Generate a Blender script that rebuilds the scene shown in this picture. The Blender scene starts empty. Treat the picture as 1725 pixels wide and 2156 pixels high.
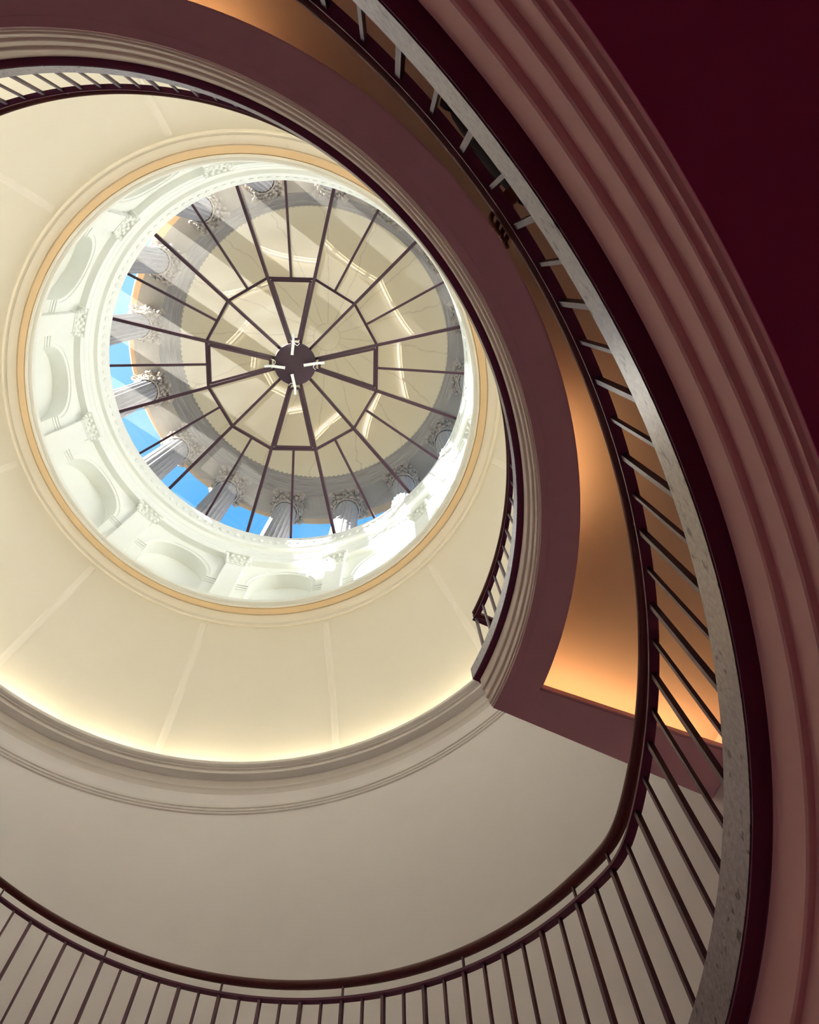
import bpy, bmesh, math, random
from mathutils import Vector, Matrix
random.seed(7)
S = bpy.context.scene
C = S.collection
PI = math.pi
Z0 = 1.75            # the eye is 1.75 m above the hall floor; heights below are measured from the eye
R_ = math.radians

# ------------------------------------------------------------------ camera, sky, sun, exposure
cd = bpy.data.cameras.new('camera')
cam = bpy.data.objects.new('camera', cd); C.objects.link(cam)
S.camera = cam
cd.sensor_fit = 'VERTICAL'; cd.sensor_height = 24.0
cd.lens = 1712.65 / 2156.0 * 24.0
cd.clip_start = 0.05; cd.clip_end = 500
RT = ((0.99971564, 0.0, -0.02384634), (-0.00642107, 0.96306514, -0.26919195), (0.02296558, 0.26926852, 0.96279128))
right = Vector(RT[0]); up = -Vector(RT[1]); back = -Vector(RT[2])
m = Matrix.Identity(4)
for i in range(3):
    m[i][0] = right[i]; m[i][1] = up[i]; m[i][2] = back[i]
m[0][3], m[1][3], m[2][3] = 1.99908, -1.61083, Z0
cam.matrix_world = m

W = bpy.data.worlds.new('sky'); S.world = W; W.use_nodes = True
wn = W.node_tree; wn.nodes.clear()
wo = wn.nodes.new('ShaderNodeOutputWorld'); wb = wn.nodes.new('ShaderNodeBackground')
geo = wn.nodes.new('ShaderNodeNewGeometry'); sep = wn.nodes.new('ShaderNodeSeparateXYZ')
ramp = wn.nodes.new('ShaderNodeValToRGB')
tc = wn.nodes.new('ShaderNodeTexCoord')
wn.links.new(tc.outputs['Generated'], sep.inputs[0]); wn.links.new(sep.outputs['Z'], ramp.inputs[0])
ramp.color_ramp.elements[0].position = 0.0; ramp.color_ramp.elements[0].color = (0.55, 0.72, 0.95, 1)
ramp.color_ramp.elements[1].position = 0.6; ramp.color_ramp.elements[1].color = (0.075, 0.30, 0.68, 1)
dv = wn.nodes.new('ShaderNodeVectorMath'); dv.operation = 'DOT_PRODUCT'
dv.inputs[1].default_value = (-math.cos(R_(38)) * .95, -math.sin(R_(38)) * .95, 0.3)
wn.links.new(tc.outputs['Generated'], dv.inputs[0])
mrs = wn.nodes.new('ShaderNodeMapRange'); mrs.inputs[1].default_value = 0.30; mrs.inputs[2].default_value = 0.60; mrs.inputs[4].default_value = 0.85
wn.links.new(dv.outputs['Value'], mrs.inputs[0])
mxs = wn.nodes.new('ShaderNodeMix'); mxs.data_type = 'RGBA'; mxs.inputs[7].default_value = (0.34, 0.60, 0.74, 1)
wn.links.new(mrs.outputs[0], mxs.inputs[0]); wn.links.new(ramp.outputs[0], mxs.inputs[6]); wn.links.new(mxs.outputs[2], wb.inputs[0]); wb.inputs[1].default_value = 1.0
wn.links.new(wb.outputs[0], wo.inputs[0])

SUN_AZ, SUN_EL, SUN_E = 38.0, 18.0, 36.0
sd = bpy.data.lights.new('sun', 'SUN'); sd.energy = SUN_E; sd.color = (1.0, 0.97, 0.90); sd.angle = R_(0.6)
so = bpy.data.objects.new('sun', sd); C.objects.link(so)
tr = Vector((math.cos(R_(SUN_AZ)) * math.cos(R_(SUN_EL)), math.sin(R_(SUN_AZ)) * math.cos(R_(SUN_EL)), -math.sin(R_(SUN_EL))))
so.rotation_euler = tr.to_track_quat('-Z', 'Y').to_euler(); so.location = (-20, -15, 30)

COVE_E, LED_E, FILL_W = 12.5, 9.8, 16.0
S.view_settings.view_transform = 'Standard'; S.view_settings.look = 'None'
S.view_settings.gamma = 1.0; S.view_settings.exposure = 0.9; S.view_settings.use_curve_mapping = False
S.cycles.use_denoising = True
S.cycles.max_bounces = 14; S.cycles.diffuse_bounces = 8; S.cycles.glossy_bounces = 4
S.cycles.transparent_max_bounces = 24; S.cycles.sample_clamp_indirect = 30.0
S.cycles.caustics_reflective = False; S.cycles.caustics_refractive = False

# ------------------------------------------------------------------ materials
def mat(name, col, rough=0.6, metal=0.0, var=0.0, scale=6.0, bump=0.0, bscale=60.0, stretch=None, spec=0.3):
    M = bpy.data.materials.new(name); M.use_nodes = True
    nt = M.node_tree; b = nt.nodes['Principled BSDF']
    b.inputs['Base Color'].default_value = (*col, 1); b.inputs['Roughness'].default_value = rough
    b.inputs['Metallic'].default_value = metal; b.inputs['Specular IOR Level'].default_value = spec
    t = nt.nodes.new('ShaderNodeTexCoord'); mp = nt.nodes.new('ShaderNodeMapping')
    nt.links.new(t.outputs['Object'], mp.inputs[0])
    if stretch: mp.inputs['Scale'].default_value = stretch
    if var > 0:
        n = nt.nodes.new('ShaderNodeTexNoise'); n.inputs['Scale'].default_value = scale; n.inputs['Detail'].default_value = 5
        nt.links.new(mp.outputs[0], n.inputs['Vector'])
        mx = nt.nodes.new('ShaderNodeMix'); mx.data_type = 'RGBA'
        mx.inputs[6].default_value = (*[c * (1 - var) for c in col], 1); mx.inputs[7].default_value = (*[min(1, c * (1 + var)) for c in col], 1)
        nt.links.new(n.outputs['Fac'], mx.inputs[0]); nt.links.new(mx.outputs[2], b.inputs['Base Color'])
    if bump > 0:
        n2 = nt.nodes.new('ShaderNodeTexNoise'); n2.inputs['Scale'].default_value = bscale; n2.inputs['Detail'].default_value = 4
        nt.links.new(mp.outputs[0], n2.inputs['Vector'])
        bp = nt.nodes.new('ShaderNodeBump'); bp.inputs['Strength'].default_value = bump; bp.inputs['Distance'].default_value = 0.01
        nt.links.new(n2.outputs['Fac'], bp.inputs['Height']); nt.links.new(bp.outputs[0], b.inputs['Normal'])
    return M

def emit(name, col, st):
    M = bpy.data.materials.new(name); M.use_nodes = True
    nt = M.node_tree; nt.nodes.clear()
    o = nt.nodes.new('ShaderNodeOutputMaterial'); e = nt.nodes.new('ShaderNodeEmission')
    e.inputs[0].default_value = (*col, 1); e.inputs[1].default_value = st
    nt.links.new(e.outputs[0], o.inputs[0]); return M

M_wall = mat('wall_plaster', (0.82, 0.785, 0.80), 0.8, var=0.03, scale=3, bump=0.05)
M_corn = mat('cornice_plaster', (0.78, 0.75, 0.74), 0.75, var=0.03)
M_dome = mat('dome_plaster', (0.88, 0.87, 0.80), 0.8, var=0.015, scale=2, bump=0.04)
M_rib = mat('rib_plaster', (0.93, 0.92, 0.87), 0.8)
M_tan = mat('warm_lit_band', (0.83, 0.66, 0.44), 0.7, var=0.02)  # tan colour holds the warm light that falls on this band
M_drum = mat('drum_white', (0.87, 0.885, 0.85), 0.8, var=0.015)
M_relief = mat('relief_white', (0.85, 0.865, 0.82), 0.8, bump=0.5, bscale=30)
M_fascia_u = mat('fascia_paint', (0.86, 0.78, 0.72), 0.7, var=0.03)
M_fascia_l = mat('fascia_paint_shaded', (0.80, 0.49, 0.46), 0.75, var=0.04, bump=0.03)  # shaded copy of the fascia paint: the lower gallery's dimness is in the colour
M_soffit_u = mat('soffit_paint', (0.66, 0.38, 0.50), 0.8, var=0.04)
M_soffit_l = mat('soffit_paint_shaded', (0.48, 0.07, 0.20), 0.85, var=0.05)  # maroon puts the deep shade under the lower gallery into the paint
M_cove = mat('cove_plaster', (0.62, 0.47, 0.38), 0.85, var=0.02)
M_black = mat('black_steel_and_shade', (0.14, 0.028, 0.08), 0.5, spec=0.25)  # railing steel, also used for the painted shade ring under the channel
M_bar = mat('bar_steel', (0.10, 0.05, 0.072), 0.38, metal=0.75, var=0.2, scale=30)
M_wood = mat('handrail_wood', (0.12, 0.03, 0.03), 0.5, var=0.25, scale=8, stretch=(1, 1, 6), spec=0.25)
M_bounce_floor = mat('red_bounce_floor', (0.32, 0.06, 0.12), 0.95, var=0.1, scale=40)  # unseen floor, red chosen to bounce reddish light onto the undersides
M_tread = mat('stone_tread', (0.55, 0.50, 0.45), 0.6, var=0.08)
M_mullion = mat('bronze_mullion', (0.052, 0.024, 0.038), 0.4, metal=0.2, spec=0.5)
M_hub = mat('hub_plate', (0.052, 0.030, 0.042), 0.55, var=0.06, scale=10)
M_opener = mat('opener_grey', (0.80, 0.84, 0.84), 0.4)
M_cable = mat('cable_white', (0.85, 0.83, 0.78), 0.5)
M_stone = mat('grey_stone', (0.31, 0.29, 0.275), 0.85, var=0.7, scale=2.2, stretch=(1, 1, 12), bump=0.4, bscale=14)
M_soffstone = mat('soffit_stone', (0.27, 0.24, 0.205), 0.85, var=0.3, scale=1.6, bump=0.2, bscale=10)
M_column = mat('column_stone', (0.36, 0.35, 0.36), 0.85, var=0.25, scale=5, stretch=(6, 6, 0.6), bump=0.3, bscale=12)
M_capital = mat('capital_stone', (0.36, 0.31, 0.26), 0.9, var=0.5, scale=9, bump=0.9, bscale=18)
M_eave = mat('eave_stone', (0.36, 0.25, 0.15), 0.85, var=0.1)
M_roof = mat('terrace_stone', (0.34, 0.31, 0.26), 0.9, var=0.1)
M_cloth = mat('dark_cloth', (0.012, 0.004, 0.010), 0.9, spec=0.05)
M_skin = mat('skin', (0.22, 0.07, 0.05), 0.6)
M_hair = mat('dark_hair', (0.02, 0.012, 0.012), 0.7)
M_tube = emit('cove_tube_light', (1.0, 0.68, 0.27), COVE_E)
M_led = emit('cornice_tube_light', (1.0, 0.82, 0.52), LED_E)

def steel_channel():
    M = bpy.data.materials.new('worn_channel_steel'); M.use_nodes = True
    nt = M.node_tree; b = nt.nodes['Principled BSDF']
    t = nt.nodes.new('ShaderNodeTexCoord')
    n1 = nt.nodes.new('ShaderNodeTexNoise'); n1.inputs['Scale'].default_value = 70; n1.inputs['Detail'].default_value = 6
    n2 = nt.nodes.new('ShaderNodeTexNoise'); n2.inputs['Scale'].default_value = 22; n2.inputs['Detail'].default_value = 3
    for n in (n1, n2): nt.links.new(t.outputs['Object'], n.inputs['Vector'])
    r1 = nt.nodes.new('ShaderNodeValToRGB'); r1.color_ramp.elements[0].position = 0.30; r1.color_ramp.elements[1].position = 0.72
    r1.color_ramp.elements[0].color = (0.195, 0.15, 0.17, 1); r1.color_ramp.elements[1].color = (0.33, 0.28, 0.305, 1)
    nt.links.new(n1.outputs['Fac'], r1.inputs[0])
    r2 = nt.nodes.new('ShaderNodeValToRGB'); r2.color_ramp.elements[0].position = 0.60; r2.color_ramp.elements[1].position = 0.68
    r2.color_ramp.elements[0].color = (1, 1, 1, 1); r2.color_ramp.elements[1].color = (0.22, 0.16, 0.18, 1)
    n3 = nt.nodes.new('ShaderNodeTexNoise'); n3.inputs['Scale'].default_value = 26; n3.inputs['Detail'].default_value = 5
    nt.links.new(t.outputs['Object'], n3.inputs['Vector']); nt.links.new(n3.outputs['Fac'], r2.inputs[0])
    mx = nt.nodes.new('ShaderNodeMix'); mx.data_type = 'RGBA'; mx.blend_type = 'MULTIPLY'; mx.inputs[0].default_value = 1.0
    nt.links.new(r1.outputs[0], mx.inputs[6]); nt.links.new(r2.outputs[0], mx.inputs[7])
    nt.links.new(mx.outputs[2], b.inputs['Base Color'])
    b.inputs['Roughness'].default_value = 0.34; b.inputs['Metallic'].default_value = 0.75
    return M
M_channel = steel_channel()

def glass_mat():
    M = bpy.data.materials.new('dusty_glass'); M.use_nodes = True
    nt = M.node_tree; nt.nodes.clear()
    o = nt.nodes.new('ShaderNodeOutputMaterial')
    tp = nt.nodes.new('ShaderNodeBsdfTransparent'); tp.inputs[0].default_value = (0.97, 0.98, 0.97, 1)
    gl = nt.nodes.new('ShaderNodeBsdfGlossy'); gl.inputs['Roughness'].default_value = 0.0
    lw = nt.nodes.new('ShaderNodeLayerWeight'); lw.inputs[0].default_value = 0.5
    pw = nt.nodes.new('ShaderNodeMath'); pw.operation = 'POWER'; pw.inputs[1].default_value = 5.0; nt.links.new(lw.outputs['Facing'], pw.inputs[0])
    fr = nt.nodes.new('ShaderNodeMath'); fr.operation = 'MULTIPLY_ADD'; fr.inputs[1].default_value = 0.92; fr.inputs[2].default_value = 0.08
    nt.links.new(pw.outputs[0], fr.inputs[0])
    m1 = nt.nodes.new('ShaderNodeMixShader'); nt.links.new(fr.outputs[0], m1.inputs[0])
    nt.links.new(tp.outputs[0], m1.inputs[1]); nt.links.new(gl.outputs[0], m1.inputs[2])
    tl = nt.nodes.new('ShaderNodeBsdfTranslucent'); tl.inputs[0].default_value = (0.95, 0.92, 0.84, 1)
    t = nt.nodes.new('ShaderNodeTexCoord'); n = nt.nodes.new('ShaderNodeTexNoise'); n.inputs['Scale'].default_value = 2.0; n.inputs['Detail'].default_value = 6
    nt.links.new(t.outputs['Object'], n.inputs['Vector'])
    mr = nt.nodes.new('ShaderNodeMapRange'); mr.inputs[1].default_value = 0.3; mr.inputs[2].default_value = 0.7
    mr.inputs[3].default_value = 0.018; mr.inputs[4].default_value = 0.032
    nt.links.new(n.outputs['Fac'], mr.inputs[0])
    m2 = nt.nodes.new('ShaderNodeMixShader'); nt.links.new(mr.outputs[0], m2.inputs[0])
    nt.links.new(m1.outputs[0], m2.inputs[1]); nt.links.new(tl.outputs[0], m2.inputs[2])
    nt.links.new(m2.outputs[0], o.inputs[0]); return M
M_glass = glass_mat()

def cupola_ceiling_mat():
    M = mat('cupola_plaster', (0.80, 0.735, 0.57), 0.85)
    nt = M.node_tree; b = nt.nodes['Principled BSDF']
    t = nt.nodes.new('ShaderNodeTexCoord'); s = nt.nodes.new('ShaderNodeSeparateXYZ'); nt.links.new(t.outputs['Object'], s.inputs[0])
    def mth(op, a, b_=None):
        n = nt.nodes.new('ShaderNodeMath'); n.operation = op
        for i, v in enumerate((a, b_)):
            if v is None: continue
            if isinstance(v, (int, float)): n.inputs[i].default_value = v
            else: nt.links.new(v, n.inputs[i])
        return n.outputs[0]
    nz = nt.nodes.new('ShaderNodeTexNoise'); nz.inputs['Scale'].default_value = 0.9; nz.inputs['Detail'].default_value = 4
    nt.links.new(t.outputs['Object'], nz.inputs['Vector'])
    ang = mth('ARCTAN2', s.outputs['Y'], s.outputs['X'])
    k = mth('ADD', mth('MULTIPLY', ang, 16 / (2 * PI)), 16.3)
    k = mth('ADD', k, mth('MULTIPLY', mth('SUBTRACT', nz.outputs['Fac'], 0.5), 0.35))
    fr = mth('ABSOLUTE', mth('SUBTRACT', mth('FRACT', k), 0.5))
    rad = mth('POWER', mth('ADD', mth('MULTIPLY', s.outputs['X'], s.outputs['X']), mth('MULTIPLY', s.outputs['Y'], s.outputs['Y'])), 0.5)
    d = mth('MULTIPLY', mth('SUBTRACT', 0.5, fr), mth('MULTIPLY', rad, 2 * PI / 16))      # metres from the nearest seam
    d = mth('SUBTRACT', mth('MULTIPLY', mth('MULTIPLY', fr, 1.0), mth('MULTIPLY', rad, 0.39)), 0.0)
    line = mth('LESS_THAN', d, 0.018)
    ring = mth('LESS_THAN', mth('ABSOLUTE', mth('SUBTRACT', rad, 0.42)), 0.02)
    mask = mth('MAXIMUM', mth('MULTIPLY', line, mth('GREATER_THAN', rad, 0.42)), ring)
    n2 = nt.nodes.new('ShaderNodeTexNoise'); n2.inputs['Scale'].default_value = 5; nt.links.new(t.outputs['Object'], n2.inputs['Vector'])
    mask = mth('MULTIPLY', mth('MULTIPLY', mask, n2.outputs['Fac']), 0.55)
    mx = nt.nodes.new('ShaderNodeMix'); mx.data_type = 'RGBA'
    mx.inputs[6].default_value = (0.80, 0.735, 0.57, 1); mx.inputs[7].default_value = (0.38, 0.30, 0.22, 1)
    nt.links.new(mask, mx.inputs[0]); nt.links.new(mx.outputs[2], b.inputs['Base Color'])
    return M
M_cup = cupola_ceiling_mat()

# ------------------------------------------------------------------ mesh helpers (cylindrical coordinates about the rotunda's axis)
def pol(r, th, z): return Vector((r * math.cos(R_(th)), r * math.sin(R_(th)), z))

class MB:
    def __init__(s): s.v = []; s.f = []
    def add(s, vs, fs):
        k = len(s.v); s.v += [Vector(p) for p in vs]; s.f += [tuple(i + k for i in f) for f in fs]; return s
    def lathe(s, prof, a0=0.0, a1=360.0, n=180, close=False, caps=False):
        full = abs(abs(a1 - a0) - 360) < 1e-6
        na = n if full else n + 1; m_ = len(prof); vs = []; fs = []
        for i in range(na):
            a = a0 + (a1 - a0) * i / n
            for r, z in prof: vs.append(pol(r, a, z))
        for i in range(n):
            j = (i + 1) % na
            for k in range(m_ if close else m_ - 1):
                l = (k + 1) % m_
                fs.append((i * m_ + k, j * m_ + k, j * m_ + l, i * m_ + l))
        if caps and not full and close:
            fs.append(tuple(range(m_))); fs.append(tuple((na - 1) * m_ + k for k in reversed(range(m_))))
        return s.add(vs, fs)
    def box(s, c, X, Y, Zv, hx, hy, hz):
        c = Vector(c); vs = []
        for a in (-1, 1):
            for b in (-1, 1):
                for d in (-1, 1): vs.append(c + X * hx * a + Y * hy * b + Zv * hz * d)
        return s.add(vs, [(0, 1, 3, 2), (4, 6, 7, 5), (0, 4, 5, 1), (2, 3, 7, 6), (0, 2, 6, 4), (1, 5, 7, 3)])
    def pbox(s, r, th, z, hr, ht, hz):       # box with radial / tangential / vertical half sizes
        e = pol(1, th, 0); t = Vector((-e.y, e.x, 0)); return s.box(pol(r, th, z), e, t, Vector((0, 0, 1)), hr, ht, hz)
    def bar(s, p, q, w, h, upv=Vector((0, 0, 1))):
        p = Vector(p); q = Vector(q); d = (q - p); L = d.length; d.normalize()
        x = d.cross(upv).normalized(); y = x.cross(d).normalized()
        return s.box((p + q) / 2, d, x, y, L / 2, w / 2, h / 2)
    def sweep(s, pts, sec, caps=True, closed=False):  # sec: list of (out, up) in the local frame: out = horizontal normal
        n = len(pts); m_ = len(sec); vs = []; fs = []
        for i, p in enumerate(pts):
            a = pts[max(0, i - 1)]; b = pts[min(n - 1, i + 1)]
            t = (b - a).normalized(); o = t.cross(Vector((0, 0, 1))).normalized(); u = o.cross(t).normalized()
            for x, y in sec: vs.append(p + o * x + u * y)
        for i in range(n - 1):
            for k in range(m_):
                l = (k + 1) % m_
                fs.append((i * m_ + k, (i + 1) * m_ + k, (i + 1) * m_ + l, i * m_ + l))
        if caps: fs.append(tuple(reversed(range(m_)))); fs.append(tuple((n - 1) * m_ + k for k in range(m_)))
        return s.add(vs, fs)
    def sphere(s, c, rx, ry, rz, X=None, Y=None, Zv=None, nu=10, nv=6, jit=0.0, rnd=random):
        X = X or Vector((1, 0, 0)); Y = Y or Vector((0, 1, 0)); Zv = Zv or Vector((0, 0, 1)); c = Vector(c); vs = []; fs = []
        for j in range(nv + 1):
            ph = -PI / 2 + PI * j / nv
            for i in range(nu):
                a = 2 * PI * i / nu
                g = 1 + (rnd.uniform(-jit, jit) if jit else 0)
                vs.append(c + X * g * rx * math.cos(ph) * math.cos(a) + Y * g * ry * math.cos(ph) * math.sin(a) + Zv * g * rz * math.sin(ph))
        for j in range(nv):
            for i in range(nu):
                k = (i + 1) % nu; fs.append((j * nu + i, j * nu + k, (j + 1) * nu + k, (j + 1) * nu + i))
        return s.add(vs, fs)
    def build(s, name, material, parent=None, smooth=True, sharp=35, origin=None):
        off = Vector((0, 0, Z0))
        vs = [v + off for v in s.v]
        if origin is None:
            o = sum(vs, Vector()) / len(vs)
        else: o = Vector(origin) + off
        me = bpy.data.meshes.new(name); me.from_pydata([v - o for v in vs], [], s.f)
        bm = bmesh.new(); bm.from_mesh(me); bmesh.ops.recalc_face_normals(bm, faces=bm.faces); bm.to_mesh(me); bm.free()
        if smooth:
            for p in me.polygons: p.use_smooth = True
            me.set_sharp_from_angle(angle=R_(sharp))
        me.materials.append(material)
        ob = bpy.data.objects.new(name, me); C.objects.link(ob)
        if parent is not None:
            ob.parent = parent; q = parent; base = Vector()
            while q is not None: base += q.location; q = q.parent
            ob.location = o - base
        else: ob.location = o
        return ob

AX0 = (0, 0, 0)
def tag(o, label=None, cat=None, group=None, kind=None):
    if label: o['label'] = label
    if cat: o['category'] = cat
    if group: o['group'] = group
    if kind: o['kind'] = kind
    return o
def empty(name, p):
    o = bpy.data.objects.new(name, None); C.objects.link(o); o.location = Vector(p) + Vector((0, 0, Z0)); o.empty_display_size = 0.2; return o
def struct(o, label, cat): return tag(o, label, cat, kind='structure')

# ------------------------------------------------------------------ rotunda shell
WR = 4.82
struct(MB().lathe([(0.001, -Z0), (WR + .1, -Z0), (WR + .1, -Z0 - .2), (0.001, -Z0 - .2)], n=96).build('floor', M_bounce_floor, origin=(0, 0, -Z0)),
       'unseen floor at the foot of the round stair hall, made red to tint bounced light', 'floor')
struct(MB().lathe([(WR, -Z0), (WR, 9.36), (WR + .25, 9.36), (WR + .25, -Z0)], n=192, close=True).build('wall_rotunda', M_wall, origin=AX0),
       'smooth off-white curved rotunda wall behind the stair railing', 'wall')
# thin string moulding below the frieze
struct(MB().lathe([(WR, 8.88), (4.80, 8.89), (4.80, 8.915), (4.785, 8.925), (4.785, 8.955), (4.77, 8.965), (4.77, 9.01), (WR, 9.02)], n=192).build('trim_1', M_corn, origin=AX0),
       'thin triple string moulding ringing the white wall under the large cornice', 'moulding')
# main cornice
cp = [(WR, 9.30), (4.805, 9.335), (4.795, 9.36), (4.775, 9.375), (4.775, 9.40), (4.75, 9.44), (4.742, 9.47), (4.742, 9.49),
      (4.627, 9.492), (4.627, 9.545), (4.622, 9.552), (4.598, 9.552), (4.594, 9.558), (4.594, 9.568), (4.565, 9.574), (4.548, 9.59), (4.545, 9.61), (4.545, 9.64), (4.552, 9.655), (4.562, 9.655), (4.566, 9.60), (WR, 9.60)]
struct(MB().lathe(cp, n=192).build('trim_2', M_corn, origin=AX0), 'wide stepped plaster cornice where the white wall meets the cream dome', 'cornice')
# dome
dp = []
for i in range(25):
    t = i / 24; a = (4.81, 9.655); b = (4.40, 10.95); c = (3.63, 12.0)
    dp.append(tuple((1 - t) ** 2 * a[k] + 2 * t * (1 - t) * b[k] + t * t * c[k] for k in (0, 1)))
dome = MB().lathe(dp, n=192).build('ceiling', M_dome, origin=(0, 0, 9.655))
struct(dome, 'cream plaster dome with radial ribs between cornice and bright oculus', 'dome')
def dome_at(t):
    a = (4.81, 9.655); b = (4.40, 10.95); c = (3.63, 12.0)
    return tuple((1 - t) ** 2 * a[k] + 2 * t * (1 - t) * b[k] + t * t * c[k] for k in (0, 1))
for k in range(12):
    th = -105.4 + 30 * k + 0.4
    mb = MB(); pts = []
    N = 20; vs = []; fs = []
    for i in range(N + 1):
        t = 0.02 + 0.955 * i / N
        r, z = dome_at(t); w = 0.055
        ww = math.degrees(w / r)
        for da, dn in ((-ww, 0.0), (-ww * .55, 0.018), (ww * .55, 0.018), (ww, 0.0)):
            vs.append(pol(r - dn * .8, th + da, z - dn * .6))
    for i in range(N):
        for q in range(3): fs.append((i * 4 + q, i * 4 + q + 1, (i + 1) * 4 + q + 1, (i + 1) * 4 + q))
    fs.append((0, 1, 2, 3)); fs.append((N * 4, N * 4 + 3, N * 4 + 2, N * 4 + 1))
    mb.add(vs, fs).build('rib', M_rib, dome)
# oculus ring between dome and drum
struct(MB().lathe([(3.66, 12.03), (3.625, 11.985), (3.605, 11.965), (3.585, 11.965), (3.57, 11.985), (3.565, 12.01), (3.53, 12.015), (3.49, 12.03), (3.455, 12.06), (3.45, 12.09), (3.435, 12.09)], n=192).build('trim_3', M_dome, origin=(0, 0, 12)),
       'cream bead and cove moulding ringing the oculus at the dome top', 'moulding')
struct(MB().lathe([(3.435, 12.09), (3.43, 12.05), (3.34, 12.05), (3.335, 12.08)], n=192).build('trim_4', M_tan, origin=(0, 0, 12)),
       'flat band ringing the oculus between cream and white mouldings, warm light painted as tan', 'moulding')
struct(MB().lathe([(3.335, 12.08), (3.325, 12.045), (3.295, 12.045), (3.29, 12.075), (3.27, 12.085), (3.25, 12.11), (3.245, 12.20), (3.26, 12.22), (3.75, 12.22)], n=192).build('trim_5', M_drum, origin=(0, 0, 12)),
       'slim white lip moulding at the inner edge of the oculus', 'moulding')

# ------------------------------------------------------------------ drum with pilasters and arched niches
DR = 3.75
drum = None
mb = MB()
def arch_z(x):   # x in -1..1 across the niche
    return 14.0 + 0.78 * math.sqrt(max(0.0, 1 - x * x))
ZB, ZT, NB = 12.22, 15.09, 4.03
for k in range(12):
    c = -89.6 + 30 * k
    HW = 8.9; n = 20
    # plain wall beside the niche
    for a0, a1 in ((c - 15, c - HW), (c + HW, c + 15)):
        mb.lathe([(DR, ZB), (DR, ZT)], a0, a1, n=4)
    vs = []; fs = []
    for i in range(n + 1):
        x = -math.cos(PI * i / n); th = c + HW * x; za = arch_z(x) if 0 < i < n else 14.0
        vs += [pol(DR, th, ZT), pol(DR, th, za), pol(NB, th, za), pol(NB, th, ZB)]
    for i in range(n):
        a = i * 4; b = (i + 1) * 4
        fs += [(a, a + 1, b + 1, b), (a + 1, a + 2, b + 2, b + 1), (a + 2, a + 3, b + 3, b + 2)]
    mb.add(vs, fs)
    for sgn in (-1, 1):
        th = c + sgn * HW
        mb.add([pol(DR, th, ZB), pol(NB, th, ZB), pol(NB, th, 14.0), pol(DR, th, 14.0)], [(0, 1, 2, 3)])
    mb.lathe([(DR, ZB), (NB, ZB)], c - HW, c + HW, n=8)
drum = mb.build('wall_drum', M_drum, origin=(0, 0, 12), sharp=30)
struct(drum, 'bright white drum wall of arched niches under the round skylight', 'wall')
for k in range(12):
    c = -89.6 + 30 * k
    mb = MB()      # archivolt and impost blocks
    for sgn in (-1, 1):
        for z, h, d in ((13.98, .03, .03), (13.90, .03, .02), (13.80, .02, .012)):
            mb.lathe([(DR, z - h), (DR - d, z - h), (DR - d, z + h), (DR, z + h)], c + sgn * 9.0, c + sgn * 12.2, n=3, close=True, caps=True)
    sec = []; pts = [pol(DR - 0.004, c + 9.9 * math.sin(-PI / 2 + PI * i / 24), 14.03 + 0.84 * math.cos(-PI / 2 + PI * i / 24)) for i in range(25)]
    for i in range(24): mb.bar(pts[i], pts[i + 1], 0.02, 0.03, pol(1, c, 0))
    mb.build('archivolt', M_drum, drum)
    th = -104.6 + 30 * k
    p = MB().lathe([(DR + .02, ZB), (3.65, ZB), (3.65, 14.74), (DR + .02, 14.74)], th - 2.7, th + 2.7, n=6, close=True, caps=True)
    p.lathe([(DR, 14.70), (3.635, 14.70), (3.635, 14.73), (DR, 14.73)], th - 2.95, th + 2.95, n=6, close=True, caps=True)
    pil = p.build('pilaster', M_drum, drum)
    q = MB()
    q.lathe([(DR, 14.74), (3.64, 14.74), (3.60, 15.02), (DR, 15.02)], th - 2.7, th + 2.7, n=6, close=True, caps=True)
    q.lathe([(DR, 15.02), (3.545, 15.02), (3.535, 15.088), (DR, 15.088)], th - 4.1, th + 4.1, n=6, close=True, caps=True)
    rnd = random.Random(k)
    for row, (zz, rr, nn) in enumerate(((14.80, 3.635, 5), (14.89, 3.615, 4), (14.97, 3.585, 5))):
        for i in range(nn):
            a = th + (-2.9 + 5.8 * i / (nn - 1)) * (1 + .12 * row)
            e = pol(1, a, 0); t = Vector((-e.y, e.x, 0))
            q.sphere(pol(rr, a, zz + rnd.uniform(-.01, .01)), .03 + rnd.uniform(0, .012), .04, .055, e, t, Vector((0, 0, 1)), 8, 5)
    for sgn in (-1, 1):
        a = th + sgn * 3.5; e = pol(1, a, 0); t = Vector((-e.y, e.x, 0))
        q.sphere(pol(3.60, a, 14.97), .05, .05, .05, e, t, Vector((0, 0, 1)), 8, 6)
    q.build('capital', M_relief, pil)
# entablature at the head of the drum
ent = MB().lathe([(DR, ZT), (3.63, ZT), (3.63, 15.28), (3.622, 15.285), (3.622, 15.50), (3.614, 15.505), (3.614, 15.68), (3.60, 15.70), (3.53, 15.70), (3.525, 15.73),
                  (3.51, 15.75), (3.505, 15.80), (3.475, 16.02), (3.47, 16.20), (3.60, 16.24), (3.80, 16.24), (3.95, 16.24), (4.3, 16.2), (4.3, 14.2), (4.2, 12.0)], n=192).build('trim_6', M_drum, origin=(0, 0, 15))
struct(ent, 'white entablature with egg moulding framing the foot of the skylight', 'entablature')
eg = MB()
for i in range(132):
    a = 360 * i / 132; e = pol(1, a, 0); t = Vector((-e.y, e.x, 0))
    eg.sphere(pol(3.488, a, 15.92), .016, .055, .085, e, t, Vector((0, 0, 1)), 8, 5)
eg.build('egg_moulding', M_relief, ent)

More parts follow.
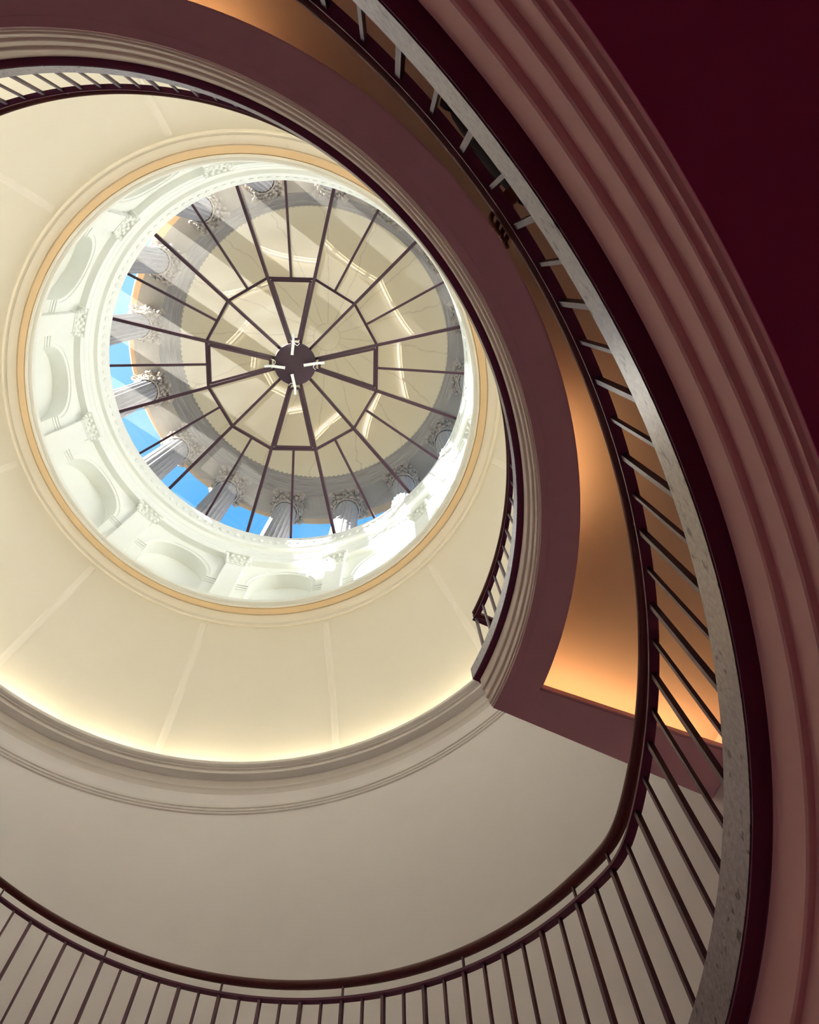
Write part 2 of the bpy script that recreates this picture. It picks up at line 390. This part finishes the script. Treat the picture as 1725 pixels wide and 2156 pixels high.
# ------------------------------------------------------------------ skylight
RIM = (3.50, 16.22); C15 = math.cos(R_(15))
def zc(d): return 16.26 + 0.41 * (3.41 - d)          # twelve flat facets, d = distance along the facet's middle
PLY = (1.79, zc(1.79 * C15)); HUB = (0.42, zc(0.42 * C15)); RC = 3.50 / C15
sky = empty('window_1', (0, 0, 16.22))
struct(sky, 'round conical glass skylight with dark bronze radial bars', 'skylight')
TH0 = -103.6
MAIN = [TH0 + 30 * k for k in range(12)]; SEC = [TH0 + 15 + 30 * k for k in range(12)]
VENT = (0, 3, 6, 9)      # sectors (between MAIN[k] and MAIN[k+1]) whose upper pane is an opening vent
def gp(r, th, dz=0.0):
    k = (th - TH0) / 30; c = TH0 + 15 + 30 * math.floor(k + 1e-6)
    return pol(r, th, zc(r * math.cos(R_(th - c))) + dz)
for th in MAIN:
    MB().bar(gp(RC, th, -.03), gp(PLY[0], th, -.03), 0.06, 0.11).bar(gp(PLY[0] + .02, th, -.03), gp(HUB[0] - .06, th, -.03), 0.055, 0.10).build('rafter', M_mullion, sky, smooth=False)
for k, th in enumerate(SEC):
    rr = PLY[0] * math.cos(R_(15))
    MB().bar(gp(RIM[0], th, -.015), pol(rr, th, PLY[1] - .015), 0.045, 0.06).build('glazing_bar', M_mullion, sky, smooth=False)
for k in range(12):
    a, b = MAIN[k], MAIN[k] + 30
    MB().bar(gp(PLY[0], a, -.02), gp(PLY[0], b, -.02), 0.05, 0.10).build('purlin', M_mullion, sky, smooth=False)
for k in range(12):
    a, c, b = MAIN[k], SEC[k], MAIN[k] + 30
    mid = pol(PLY[0] * math.cos(R_(15)), c, PLY[1])
    for q in (a, b):
        MB().add([gp(RC, a) if q == a else pol(RC, b, zc(3.5)), gp(PLY[0], a) if q == a else pol(PLY[0], b, PLY[1]), mid, gp(RIM[0], c)], [(0, 1, 2, 3)]).build('pane', M_glass, sky, smooth=False)
    MB().add([gp(PLY[0], a), gp(HUB[0], a), gp(HUB[0], b), gp(PLY[0], b)], [(0, 1, 2, 3)]).build('pane', M_glass, sky, smooth=False)
for k in VENT:       # vent sashes: an inner frame inside the trapezoid
    a, b = MAIN[k], MAIN[k] + 30
    def ins(r, th, w):
        c = (a + b) / 2; return gp(r, th, -.05)
    mb = MB()
    wA = lambda r: math.degrees(0.07 / r)
    p = [ins(PLY[0] * .965, a + wA(PLY[0]) * .9, 0), ins(HUB[0] + .10, a + wA(HUB[0] + .10) * .8, 0), ins(HUB[0] + .10, b - wA(HUB[0] + .10) * .8, 0), ins(PLY[0] * .965, b - wA(PLY[0]) * .9, 0)]
    for i in range(4): mb.bar(p[i], p[(i + 1) % 4], 0.05, 0.06)
    mb.build('vent_sash', M_mullion, sky, smooth=False)
hub = MB().lathe([(0.001, 17.32), (0.425, 17.32), (0.44, 17.335), (0.44, 17.51), (0.40, 17.54), (0.001, 17.58)], n=48).build('hub_plate', M_hub, sky)
for th, tw in ((-90.5, 8), (-3.0, -6), (90.5, -12), (176.5, 12)):
    e = pol(1, th, 0); t = Vector((-e.y, e.x, 0)); zt = 17.27
    d = (e * math.cos(R_(tw)) + t * math.sin(R_(tw)))
    o = pol(0.46, th, zt)
    mb = MB().bar(o, o - d * 0.24, 0.055, 0.05)
    mb.bar(o - d * 0.24, o - d * 0.265, 0.06, 0.055)
    op = mb.build('vent_opener', M_opener, sky, smooth=False)
    MB().bar(o + e * 0.0 + Vector((0, 0, .01)), o + e * 0.17 + Vector((0, 0, .03)), 0.05, 0.02).bar(o + e * .05 + Vector((0, 0, .03)), o + e * .05 + Vector((0, 0, .12)), 0.04, 0.03).build('bracket', M_opener, op, smooth=False)
    pts = []
    for i in range(9):
        u = i / 8; pts.append(o - e * (.02 + .0 * u) + t * (0.02 + 0.11 * u) + e * (-.05 * math.sin(PI * u)) + Vector((0, 0, .02 * math.sin(PI * u))))
    mb = MB()
    for i in range(8): mb.bar(pts[i], pts[i + 1], 0.012, 0.012)
    mb.build('cable', M_cable, op, smooth=False)

# ------------------------------------------------------------------ cupola above the skylight
cup = empty('cupola', (0, 0, 16.2))
tag(cup, 'weathered grey stone cupola of fluted columns seen through the skylight', 'cupola')
MB().lathe([(3.62, 16.26), (4.25, 16.26), (9.0, 15.6), (9.0, 15.3), (4.35, 15.9)], n=96).build('terrace', M_roof, cup)
ZS = 20.6
MB().lathe([(3.71, ZS), (4.32, ZS)], n=128).build('soffit', M_soffstone, cup)
MB().lathe([(3.71, ZS), (3.71, 20.95), (3.695, 20.98), (3.68, 21.0), (3.675, 21.35), (3.655, 21.38), (3.64, 21.40), (3.635, 21.72), (3.60, 21.76), (3.57, 21.82), (3.565, 21.98), (3.545, 22.0), (3.545, 22.06), (3.62, 22.07)], n=192).build('architrave', M_stone, cup)
dn = MB(); vs = []; fs = []
ND = 170 * 4
for i in range(ND):
    rr = 3.525 if (i // 2) % 2 == 0 else 3.56
    a = 360 * (i // 2 + (i % 2)) / (ND / 2)
    vs += [pol(rr, a, 22.00), pol(rr, a, 22.08)]
for i in range(ND):
    j = (i + 1) % ND; fs.append((2 * i, 2 * j, 2 * j + 1, 2 * i + 1))
dn.add(vs, fs)
dn.build('dentil_band', M_stone, cup, smooth=False)
MB().lathe([(4.32, ZS), (4.32, 21.7), (4.5, 21.85), (4.55, 22.0), (4.86, 22.02), (4.90, 22.06), (4.93, 22.25), (4.2, 22.9)], n=160).build('eave', M_eave, cup)
dpf = []
for i in range(29):
    a = PI / 2 * i / 28
    dpf.append((max(0.001, 3.62 * math.cos(a)), 22.06 + 4.5 * math.sin(a)))
MB().lathe(dpf, n=128).build('dome_lining', M_cup, cup, origin=(0, 0, 22))
MB().lathe([(4.2, 22.9), (3.9, 23.6), (3.0, 25.4), (1.5, 26.8), (0.001, 27.2)], n=96).build('roof', M_roof, cup)
flut = 20
for k in range(16):
    th = 77.2 + 22.5 * k; c0 = pol(4.02, th, 0)
    vs = []; fs = []; NA = flut * 4; zs = [16.2 + (19.92 - 16.2) * i / 6 for i in range(7)]
    for z in zs:
        rad = 0.335 - 0.05 * (z - 16.2) / 3.72
        for i in range(NA):
            a = 2 * PI * i / NA; ph = (i % 4) / 4
            rr = rad * (1 - 0.075 * math.sin(PI * ph) ** 0.7) if i % 4 else rad
            vs.append(c0 + Vector((rr * math.cos(a), rr * math.sin(a), z)))
    for j in range(6):
        for i in range(NA):
            q = (i + 1) % NA; fs.append((j * NA + i, j * NA + q, (j + 1) * NA + q, (j + 1) * NA + i))
    fs.append(tuple(6 * NA + i for i in range(NA)))
    colo = MB().add(vs, fs).build('column', M_column, cup, sharp=20)
    q = MB(); rnd = random.Random(50 + k)
    e = pol(1, th, 0); t = Vector((-e.y, e.x, 0)); zu = Vector((0, 0, 1))
    lat = [(0.30, 19.90), (0.325, 19.93), (0.30, 19.96), (0.30, 20.2), (0.34, 20.4), (0.40, 20.5)]
    vs = []; fs = []
    for r, z in lat:
        for i in range(24):
            a = 2 * PI * i / 24; vs.append(c0 + Vector((r * math.cos(a), r * math.sin(a), z)))
    for j in range(len(lat) - 1):
        for i in range(24):
            w = (i + 1) % 24; fs.append((j * 24 + i, j * 24 + w, (j + 1) * 24 + w, (j + 1) * 24 + i))
    q.add(vs, fs)
    for row, (z, r, n, h) in enumerate(((20.00, .31, 12, .07), (20.12, .325, 12, .09), (20.25, .345, 12, .09), (20.37, .38, 12, .08), (20.46, .42, 12, .06))):
        for i in range(n):
            a = 2 * PI * (i + .5 * (row % 2)) / n + R_(th)
            d = Vector((math.cos(a), math.sin(a), 0)); s_ = Vector((-d.y, d.x, 0))
            q.sphere(c0 + d * (r + rnd.uniform(-.02, .03)) + zu * (z + rnd.uniform(-.03, .03)), .035 + rnd.uniform(0, .03), .05, h + rnd.uniform(-.03, .02), d, s_, zu, 7, 5, .35, rnd)
    for sx in (-1, 1):
        for sy in (-1, 1):
            d = (e * sx + t * sy).normalized(); s_ = Vector((-d.y, d.x, 0))
            q.sphere(c0 + d * .46 + zu * 20.42, .08, .06, .10, d, s_, zu, 8, 6, .3, rnd)
            q.box(c0 + d * .47 + zu * 20.54, d, s_, zu, .10, .07, .05)
    q.box(c0 + zu * 20.55, e, t, zu, .36, .36, .045)
    q.build('capital', M_capital, colo)

# ------------------------------------------------------------------ galleries
def gallery(name, zf, a0, a1, mats, label, cat, cove=True, deep=1.0):
    """ring gallery with its floor at zf, from angle a0 to a1"""
    mf, ms, mc = mats
    root = empty(name, pol(3.9, (a0 + a1) / 2, zf)); tag(root, label, cat, kind='structure')
    n = 150
    MB().lathe([(2.935, zf - .004), (WR - .001, zf - .004), (WR - .001, zf - .12), (2.935, zf - .12)], a0, a1, n, True, True).build('slab', M_tread, root)
    MB().lathe([(2.90, zf), (2.935, zf), (2.935, zf - .145), (2.96, zf - .15), (2.96, zf - .165), (2.90, zf - .165)], a0, a1 + .35, n, True, True).build('fascia_channel', M_channel, root)
    MB().lathe([(2.903, zf - .166), (2.965, zf - .166), (2.965, zf - .19), (2.958, zf - .19), (2.95, zf - .176), (2.903, zf - .176)], a0, a1 + .3, n, True, True).build('painted_shade', M_black, root)  # dark ring painting in the shade on the channel's underside
    pr = [(2.955, 0.176), (2.946, .19), (2.944, .340), (2.948, .347), (2.955, .349), (2.963, .349), (2.962, .450), (2.966, .456), (2.979, .457),
          (2.978, .526), (2.981, .530), (2.991, .531), (2.990, .557), (3.000, .560), (3.002, .574)]
    pr = [(r, .19 + (d - .19) * deep if d > .19 else d) for r, d in pr]
    dz = .19 + .39 * deep
    prof = [(r, zf - d) for r, d in pr]
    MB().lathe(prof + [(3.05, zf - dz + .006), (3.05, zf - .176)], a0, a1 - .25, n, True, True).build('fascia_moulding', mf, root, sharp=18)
    zs = zf - dz
    if cove:
        tl = .03
        MB().lathe([(3.0, zs), (3.055, zs), (3.057, zs + .003), (3.25, zs + .003), (3.25, zs + .05), (3.055, zs + .05), (3.055, zs + .005), (3.0, zs + .005)], a0, a1 - .3, n, True, True).build('soffit', ms, root)
        MB().lathe([(3.251, zs + .004), (WR - .002, zs + .004), (WR - .002, zs + .05), (3.251, zs + .05)], a1 - 4.95, a1 - .3, 8, True, True).build('soffit', ms, root)
        MB().lathe([(3.251, zs + .012), (3.262, zs + .012), (3.262, zs + .075), (3.251, zs + .075)], a0, a1 - 5.2, n, True, True).build('soffit_lip', ms, root)
        MB().lathe([(3.262, zs + .012), (WR - .003, zs + .012), (WR - .003, zs + .075), (3.262, zs + .075)], a1 - 5.2, a1 - 4.97, 4, True, True).build('soffit_lip', ms, root)
        MB().lathe([(3.05, zs + .34), (WR - .002, zs + .34), (WR - .002, zs + .40), (3.05, zs + .40)], a0, a1 - .3, n, True, True).build('cove_ceiling', mc, root)
        MB().lathe([(3.05, zs + .051), (WR - .002, zs + .051), (WR - .002, zs + .339), (3.05, zs + .339)], a1 - .8, a1 - .3, 2, True, True).build('cove_end', mc, root)
        MB().lathe([(3.051, zs + .051), (3.075, zs + .051), (3.075, zs + .339), (3.051, zs + .339)], a0, a1 - .8, n, True, True).build('cove_side', mc, root)
    else:
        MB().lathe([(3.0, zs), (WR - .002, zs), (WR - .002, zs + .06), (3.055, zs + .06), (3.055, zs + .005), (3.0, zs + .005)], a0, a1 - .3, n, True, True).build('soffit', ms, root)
    return root
ZU, ZL = 5.742, 1.872
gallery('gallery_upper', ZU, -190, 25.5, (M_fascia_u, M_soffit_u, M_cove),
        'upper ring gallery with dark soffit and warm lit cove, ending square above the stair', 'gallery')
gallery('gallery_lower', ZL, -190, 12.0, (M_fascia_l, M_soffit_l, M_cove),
        'nearer lower gallery edge of stepped mouldings and soffit at right, shade painted into both colours', 'gallery', cove=False, deep=1.10)
gal_low = None

# ------------------------------------------------------------------ stair flight (rises from the lower to the upper gallery along the wall)
A_S, A_E = 12.6, 169.6
SL = (ZU - ZL) / (A_E - A_S)
st = empty('spiral_staircase', pol(3.9, 90, ZL)); tag(st, 'curved stair flight climbing the white rotunda wall behind the slanting balusters', 'staircase', kind='structure')
NS = 27
for i in range(NS):
    a = A_S + (A_E - A_S) * i / NS; b = A_S + (A_E - A_S) * (i + 1) / NS; z1 = ZL + (i + 1) * (ZU - ZL) / NS - (ZU - ZL) / NS * 0.5
    MB().lathe([(2.94, z1), (WR - .003, z1), (WR - .003, z1 - .16), (2.94, z1 - .16)], a, b - .02, 5, True, True).build('tread', M_tread, st)
sp = [pol(2.92, A_S - .4 + (A_E - A_S) * i / 80, ZL + (A_E - A_S) * i / 80 * SL - .10) for i in range(81)]
MB().sweep(sp, [(-.018, -.11), (.018, -.11), (.018, .14), (-.018, .14)]).build('stringer', M_channel, st)

# ------------------------------------------------------------------ railings
def smooth_ramp(a, w=2.4):      # 0 before A_S, slope SL after, rounded over +-w degrees
    d = a - A_S
    if d <= -w: return 0.0
    if d >= w: return d * SL
    return (d + w) ** 2 / (4 * w) * SL
def r_low(a):                   # the lower gallery rail is a slightly flatter curve than the stair rail
    if a > 20: return 3.0
    cx, cy, RR = -0.135, 0.043, 3.131
    e = pol(1, a, 0); b = e.x * cx + e.y * cy
    r = b + math.sqrt(max(0, b * b - (cx * cx + cy * cy - RR * RR)))
    if a > 8: r = r + (3.0 - r) * (a - 8) / 12
    if a < -62: r = min(r, 3.035)
    return r
circ = lambda rr, n=12: [(rr * math.cos(2 * PI * i / n), rr * math.sin(2 * PI * i / n)) for i in range(n)]
def rail_pts(rf, zf, a0, a1, step=0.75):
    n = max(2, int(abs(a1 - a0) / step)); return [pol(rf(a), a, zf(a)) for a in (a0 + (a1 - a0) * i / n for i in range(n + 1))]
HR = 0.029
def railing(name, label, rf, zf, a0, a1, balusters, brackets, base):
    root = empty(name, pol(3.0, (a0 + a1) / 2, base((a0 + a1) / 2)))
    tag(root, label, 'railing')
    MB().sweep(rail_pts(lambda a: rf(a) + HR - .002, zf, a0, a1), circ(HR)).build('handrail', M_wood, root, sharp=60)['label'] = 'dark brown wooden handrail'
    MB().sweep(rail_pts(lambda a: rf(a) + .022, lambda a: zf(a) - .125, a0, a1), [(-.02, -.008), (.02, -.008), (.02, .008), (-.02, .008)]).build('top_bar', M_black, root)
    return root
def baluster(root, r, th, z0, z1, w, name='baluster'):
    return MB().pbox(r, th, (z0 + z1) / 2, w / 2, w / 2, (z1 - z0) / 2).build(name, M_bar, root, smooth=False)
def bracket(root, r, th, z):
    return MB().pbox(r + .024, th, z - .07, .005, .006, .05).build('bracket', M_bar, root, smooth=False)

zlow = lambda a: 2.962 + smooth_ramp(a)
low = railing('stair_railing', 'black baluster railing with brown handrail nearest the viewer, running from lower gallery up the stair', r_low, zlow, -150, A_E - 1, None, None, lambda a: ZL)
angs = [2.6 - 2.8 * k for k in range(0, 30)] + [5.6, 8.65, 11.7] + [14.8 + 2.945 * k for k in range(0, 36)]
spare = MB(); far = [2.6 - 2.8 * k for k in range(30, 54)] + [14.8 + 2.945 * k for k in range(36, 52)]
for a in angs:
    idx = round((a - 14.8) / 2.945) if a > 14 else round((a - 2.6) / 2.8)
    w = 0.021 if idx % 2 == 0 else 0.015
    zb = ZL + max(0, a - A_S) * SL
    baluster(low, r_low(a) + .022, a, zb - .003, zlow(a) - .127, w)
for a in far:
    zb = ZL + max(0, a - A_S) * SL
    spare.pbox(r_low(a) + .022, a, (zb + zlow(a) - .127) / 2, .009, .009, (zlow(a) - .127 - zb) / 2)
tag(spare.build('baluster_run', M_bar, low, smooth=False), kind='stuff')
for k in (-24, -18, -12, -6):
    bracket(low, r_low(2.6 + 2.8 * k), 2.6 + 2.8 * k, zlow(2.6 + 2.8 * k))
bracket(low, r_low(14.8), 14.8, zlow(14.8))
for k in range(2, 52, 6): bracket(low, 3.0, 14.8 + 2.945 * k, zlow(14.8 + 2.945 * k))

zup = lambda a: 6.83
upr = railing('gallery_railing', 'black railing with brown handrail on the far upper gallery, silhouetted against the dome', lambda a: 3.0, zup, -188, 24.6, None, None, lambda a: ZU)
for k in range(0, 78):
    a = 24.4 - 2.715 * k
    baluster(upr, 3.022, a, ZU - .003, 6.705, 0.021 if k % 2 == 0 else 0.016)
for k in range(3, 78, 6): bracket(upr, 3.0, 24.4 - 2.715 * k, 6.83)
# return rail across the gallery end
e = pol(1, 24.6, 0)
MB().bar(pol(3.02, 24.6, 6.83), pol(4.70, 24.6, 6.83), .05, .05).build('return_handrail', M_wood, upr)
MB().bar(pol(3.0, 24.6, 6.705), pol(4.70, 24.6, 6.705), .04, .016).build('return_bar', M_black, upr)
for i in range(1, 12):
    baluster(upr, 3.03 + .142 * i, 24.6, ZU - .003, 6.70, .018, 'return_baluster')

# ------------------------------------------------------------------ lamps
def tube(name, m_, r, a0, a1, z, rad, label, group, n=None):
    n = n or max(2, int(abs(a1 - a0) / 1.5))
    o = MB().sweep([pol(r, a0 + (a1 - a0) * i / n, z) for i in range(n + 1)], circ(rad, 8)).build(name, m_)
    return tag(o, label, 'lamp', group)
for k in range(24):
    for r in (4.60, 4.73):
        tube('fluorescent_tube', M_led, r, 15 * k + 1.0, 15 * k + 14.0, 9.625, .0135, 'warm light tube hidden behind the big cornice, mirrored as a yellow line in the skylight', 'cove tubes behind the cornice')
zc = ZU - .58
for a0, a1 in ((-14, -1), ):
    tube('cove_tube', M_tube, 3.20, a0, a1, zc + .085, .012, 'warm cove tube glowing above the gallery soffit edge at right', None)
tube('cove_tube', M_tube, 3.20, -112, -70, zc + .085, .012, 'warm cove tube glowing above the gallery soffit edge at the top of the view', None)
p0 = pol(3.12, 22.2, zc + .085); p1 = pol(4.76, 22.2, zc + .085)
tag(MB().bar(p0, p1, .024, .024).build('cove_tube', M_tube), 'warm cove tube glowing along the square end of the upper gallery', 'lamp')
ld = bpy.data.lights.new('fill_lamp', 'POINT'); ld.energy = FILL_W; ld.color = (1.0, 0.82, 0.85); ld.shadow_soft_size = .15  # unseen fill light added to lift and tint the shadows low down
lo = bpy.data.objects.new('fill_lamp', ld); C.objects.link(lo); lo.location = (-2.6, 2.4, Z0 - .4)
lo['label'] = 'added fill lamp below, out of view'

# ------------------------------------------------------------------ visitor leaning on the lower gallery rail
pe = empty('person', pol(3.30, -41, ZL))
tag(pe, 'person in dark clothing standing behind the lower railing, fingers over the handrail', 'person')
PT = -41.0
F = -pol(1, PT, 0); L = Vector((-pol(1, PT, 0).y, pol(1, PT, 0).x, 0))       # facing the void; L = towards growing angle
def P(f, l, z): return pol(3.30, PT, ZL) + F * f + L * l + Vector((0, 0, z))
def skin(name, verts, edges, radii, material, parent, sub=2, root=0):
    off = Vector((0, 0, Z0)); o = sum((Vector(v) for v in verts), Vector()) / len(verts) + off
    me = bpy.data.meshes.new(name); me.from_pydata([Vector(v) + off - o for v in verts], edges, [])
    ob = bpy.data.objects.new(name, me); C.objects.link(ob)
    md = ob.modifiers.new('skin', 'SKIN'); md.use_smooth_shade = True
    for i, r in enumerate(radii):
        s = me.skin_vertices[0].data[i]; s.radius = r if isinstance(r, tuple) else (r, r); s.use_root = (i == root)
    if sub:
        sm = ob.modifiers.new('sub', 'SUBSURF'); sm.levels = sub; sm.render_levels = sub
    me.materials.append(material); ob.parent = parent; base = Vector(); q = parent
    while q is not None: base += q.location; q = q.parent
    ob.location = o - base; return ob
H1 = P(.262, .135, 1.112)      # wrist resting on the rail, fingers go over it
V = [P(-.02, 0, .95), P(.03, 0, 1.12), P(.08, 0, 1.30), P(.05, 0, 1.42), P(.04, 0, 1.50), P(.03, 0, 1.58), P(.02, 0, 1.68),
     P(-.02, .10, .90), P(.0, .11, .48), P(-.03, .11, .08), P(.10, .12, .03),
     P(-.02, -.10, .90), P(.0, -.11, .48), P(-.03, -.11, .08), P(.10, -.12, .03),
     P(.07, .17, 1.36), P(.0, .21, 1.18), P(.15, .17, 1.12), H1,
     P(.07, -.17, 1.36), P(.0, -.22, 1.16), P(.08, -.14, 1.08), P(.13, -.04, 1.09)]
Ed = [(0, 1), (1, 2), (2, 3), (3, 4), (4, 5), (5, 6), (0, 7), (7, 8), (8, 9), (9, 10), (0, 11), (11, 12), (12, 13), (13, 14),
      (2, 15), (15, 16), (16, 17), (17, 18), (2, 19), (19, 20), (20, 21), (21, 22)]
Ra = [.11, .11, .10, .06, .055, .088, .075, .08, .058, .042, .04, .08, .058, .042, .04,
      .05, .042, .035, (.03, .022), .05, .042, .035, .03]
up_ = Vector((0, 0, 1))
# hand: palm on the handrail, four fingers over its inner side, thumb along the rail
k0 = len(V); V.append(pol(3.035, -37.4, 3.010)); Ed.append((18, k0)); Ra.append((.034, .014))
for a, b, ln in ((-38.2, -37.35, .060), (-37.55, -36.70, .064), (-36.95, -36.15, .058), (-36.4, -35.75, .044)):
    k = len(V)
    V += [pol(3.012, a, 3.006), pol(2.984, a * .7 + b * .3, 2.990), pol(2.970, a * .45 + b * .55, 2.985 - ln * .5), pol(2.966, b, 2.985 - ln * 1.2)]
    Ed += [(k0, k), (k, k + 1), (k + 1, k + 2), (k + 2, k + 3)]; Ra += [.0105, .0098, .0092, .008]
k = len(V); V += [pol(3.06, -38.5, 3.004), pol(3.045, -39.2, 2.998)]; Ed += [(18, k), (k, k + 1)]; Ra += [.012, .009]
for v, rd in ((P(.125, 0, 1.60), .014), (P(.03, .088, 1.60), .014), (P(.03, -.088, 1.60), .014)):      # nose and ears
    k = len(V); V.append(v); Ed.append((5, k)); Ra.append(rd)
body = skin('body', V, Ed, Ra, M_skin, pe)
V2 = V[:4] + [V[7], V[8], V[9], V[11], V[12], V[13], V[15], V[16], V[17], P(.22, .15, 1.115), V[19], V[20], V[21], V[22]]
E2 = [(0, 1), (1, 2), (2, 3), (0, 4), (4, 5), (5, 6), (0, 7), (7, 8), (8, 9), (2, 10), (10, 11), (11, 12), (12, 13), (2, 14), (14, 15), (15, 16), (16, 17)]
R2 = [.175, .18, .175, .10, .12, .085, .06, .12, .085, .06, .125, .085, .07, .05, .125, .085, .075, .055]
skin('coat', V2, E2, R2, M_cloth, pe)
skin('hair', [P(.05, 0, 1.62), P(.06, 0, 1.70), P(.02, 0, 1.55)], [(0, 1), (0, 2)], [.10, .085, .07], M_hair, pe)
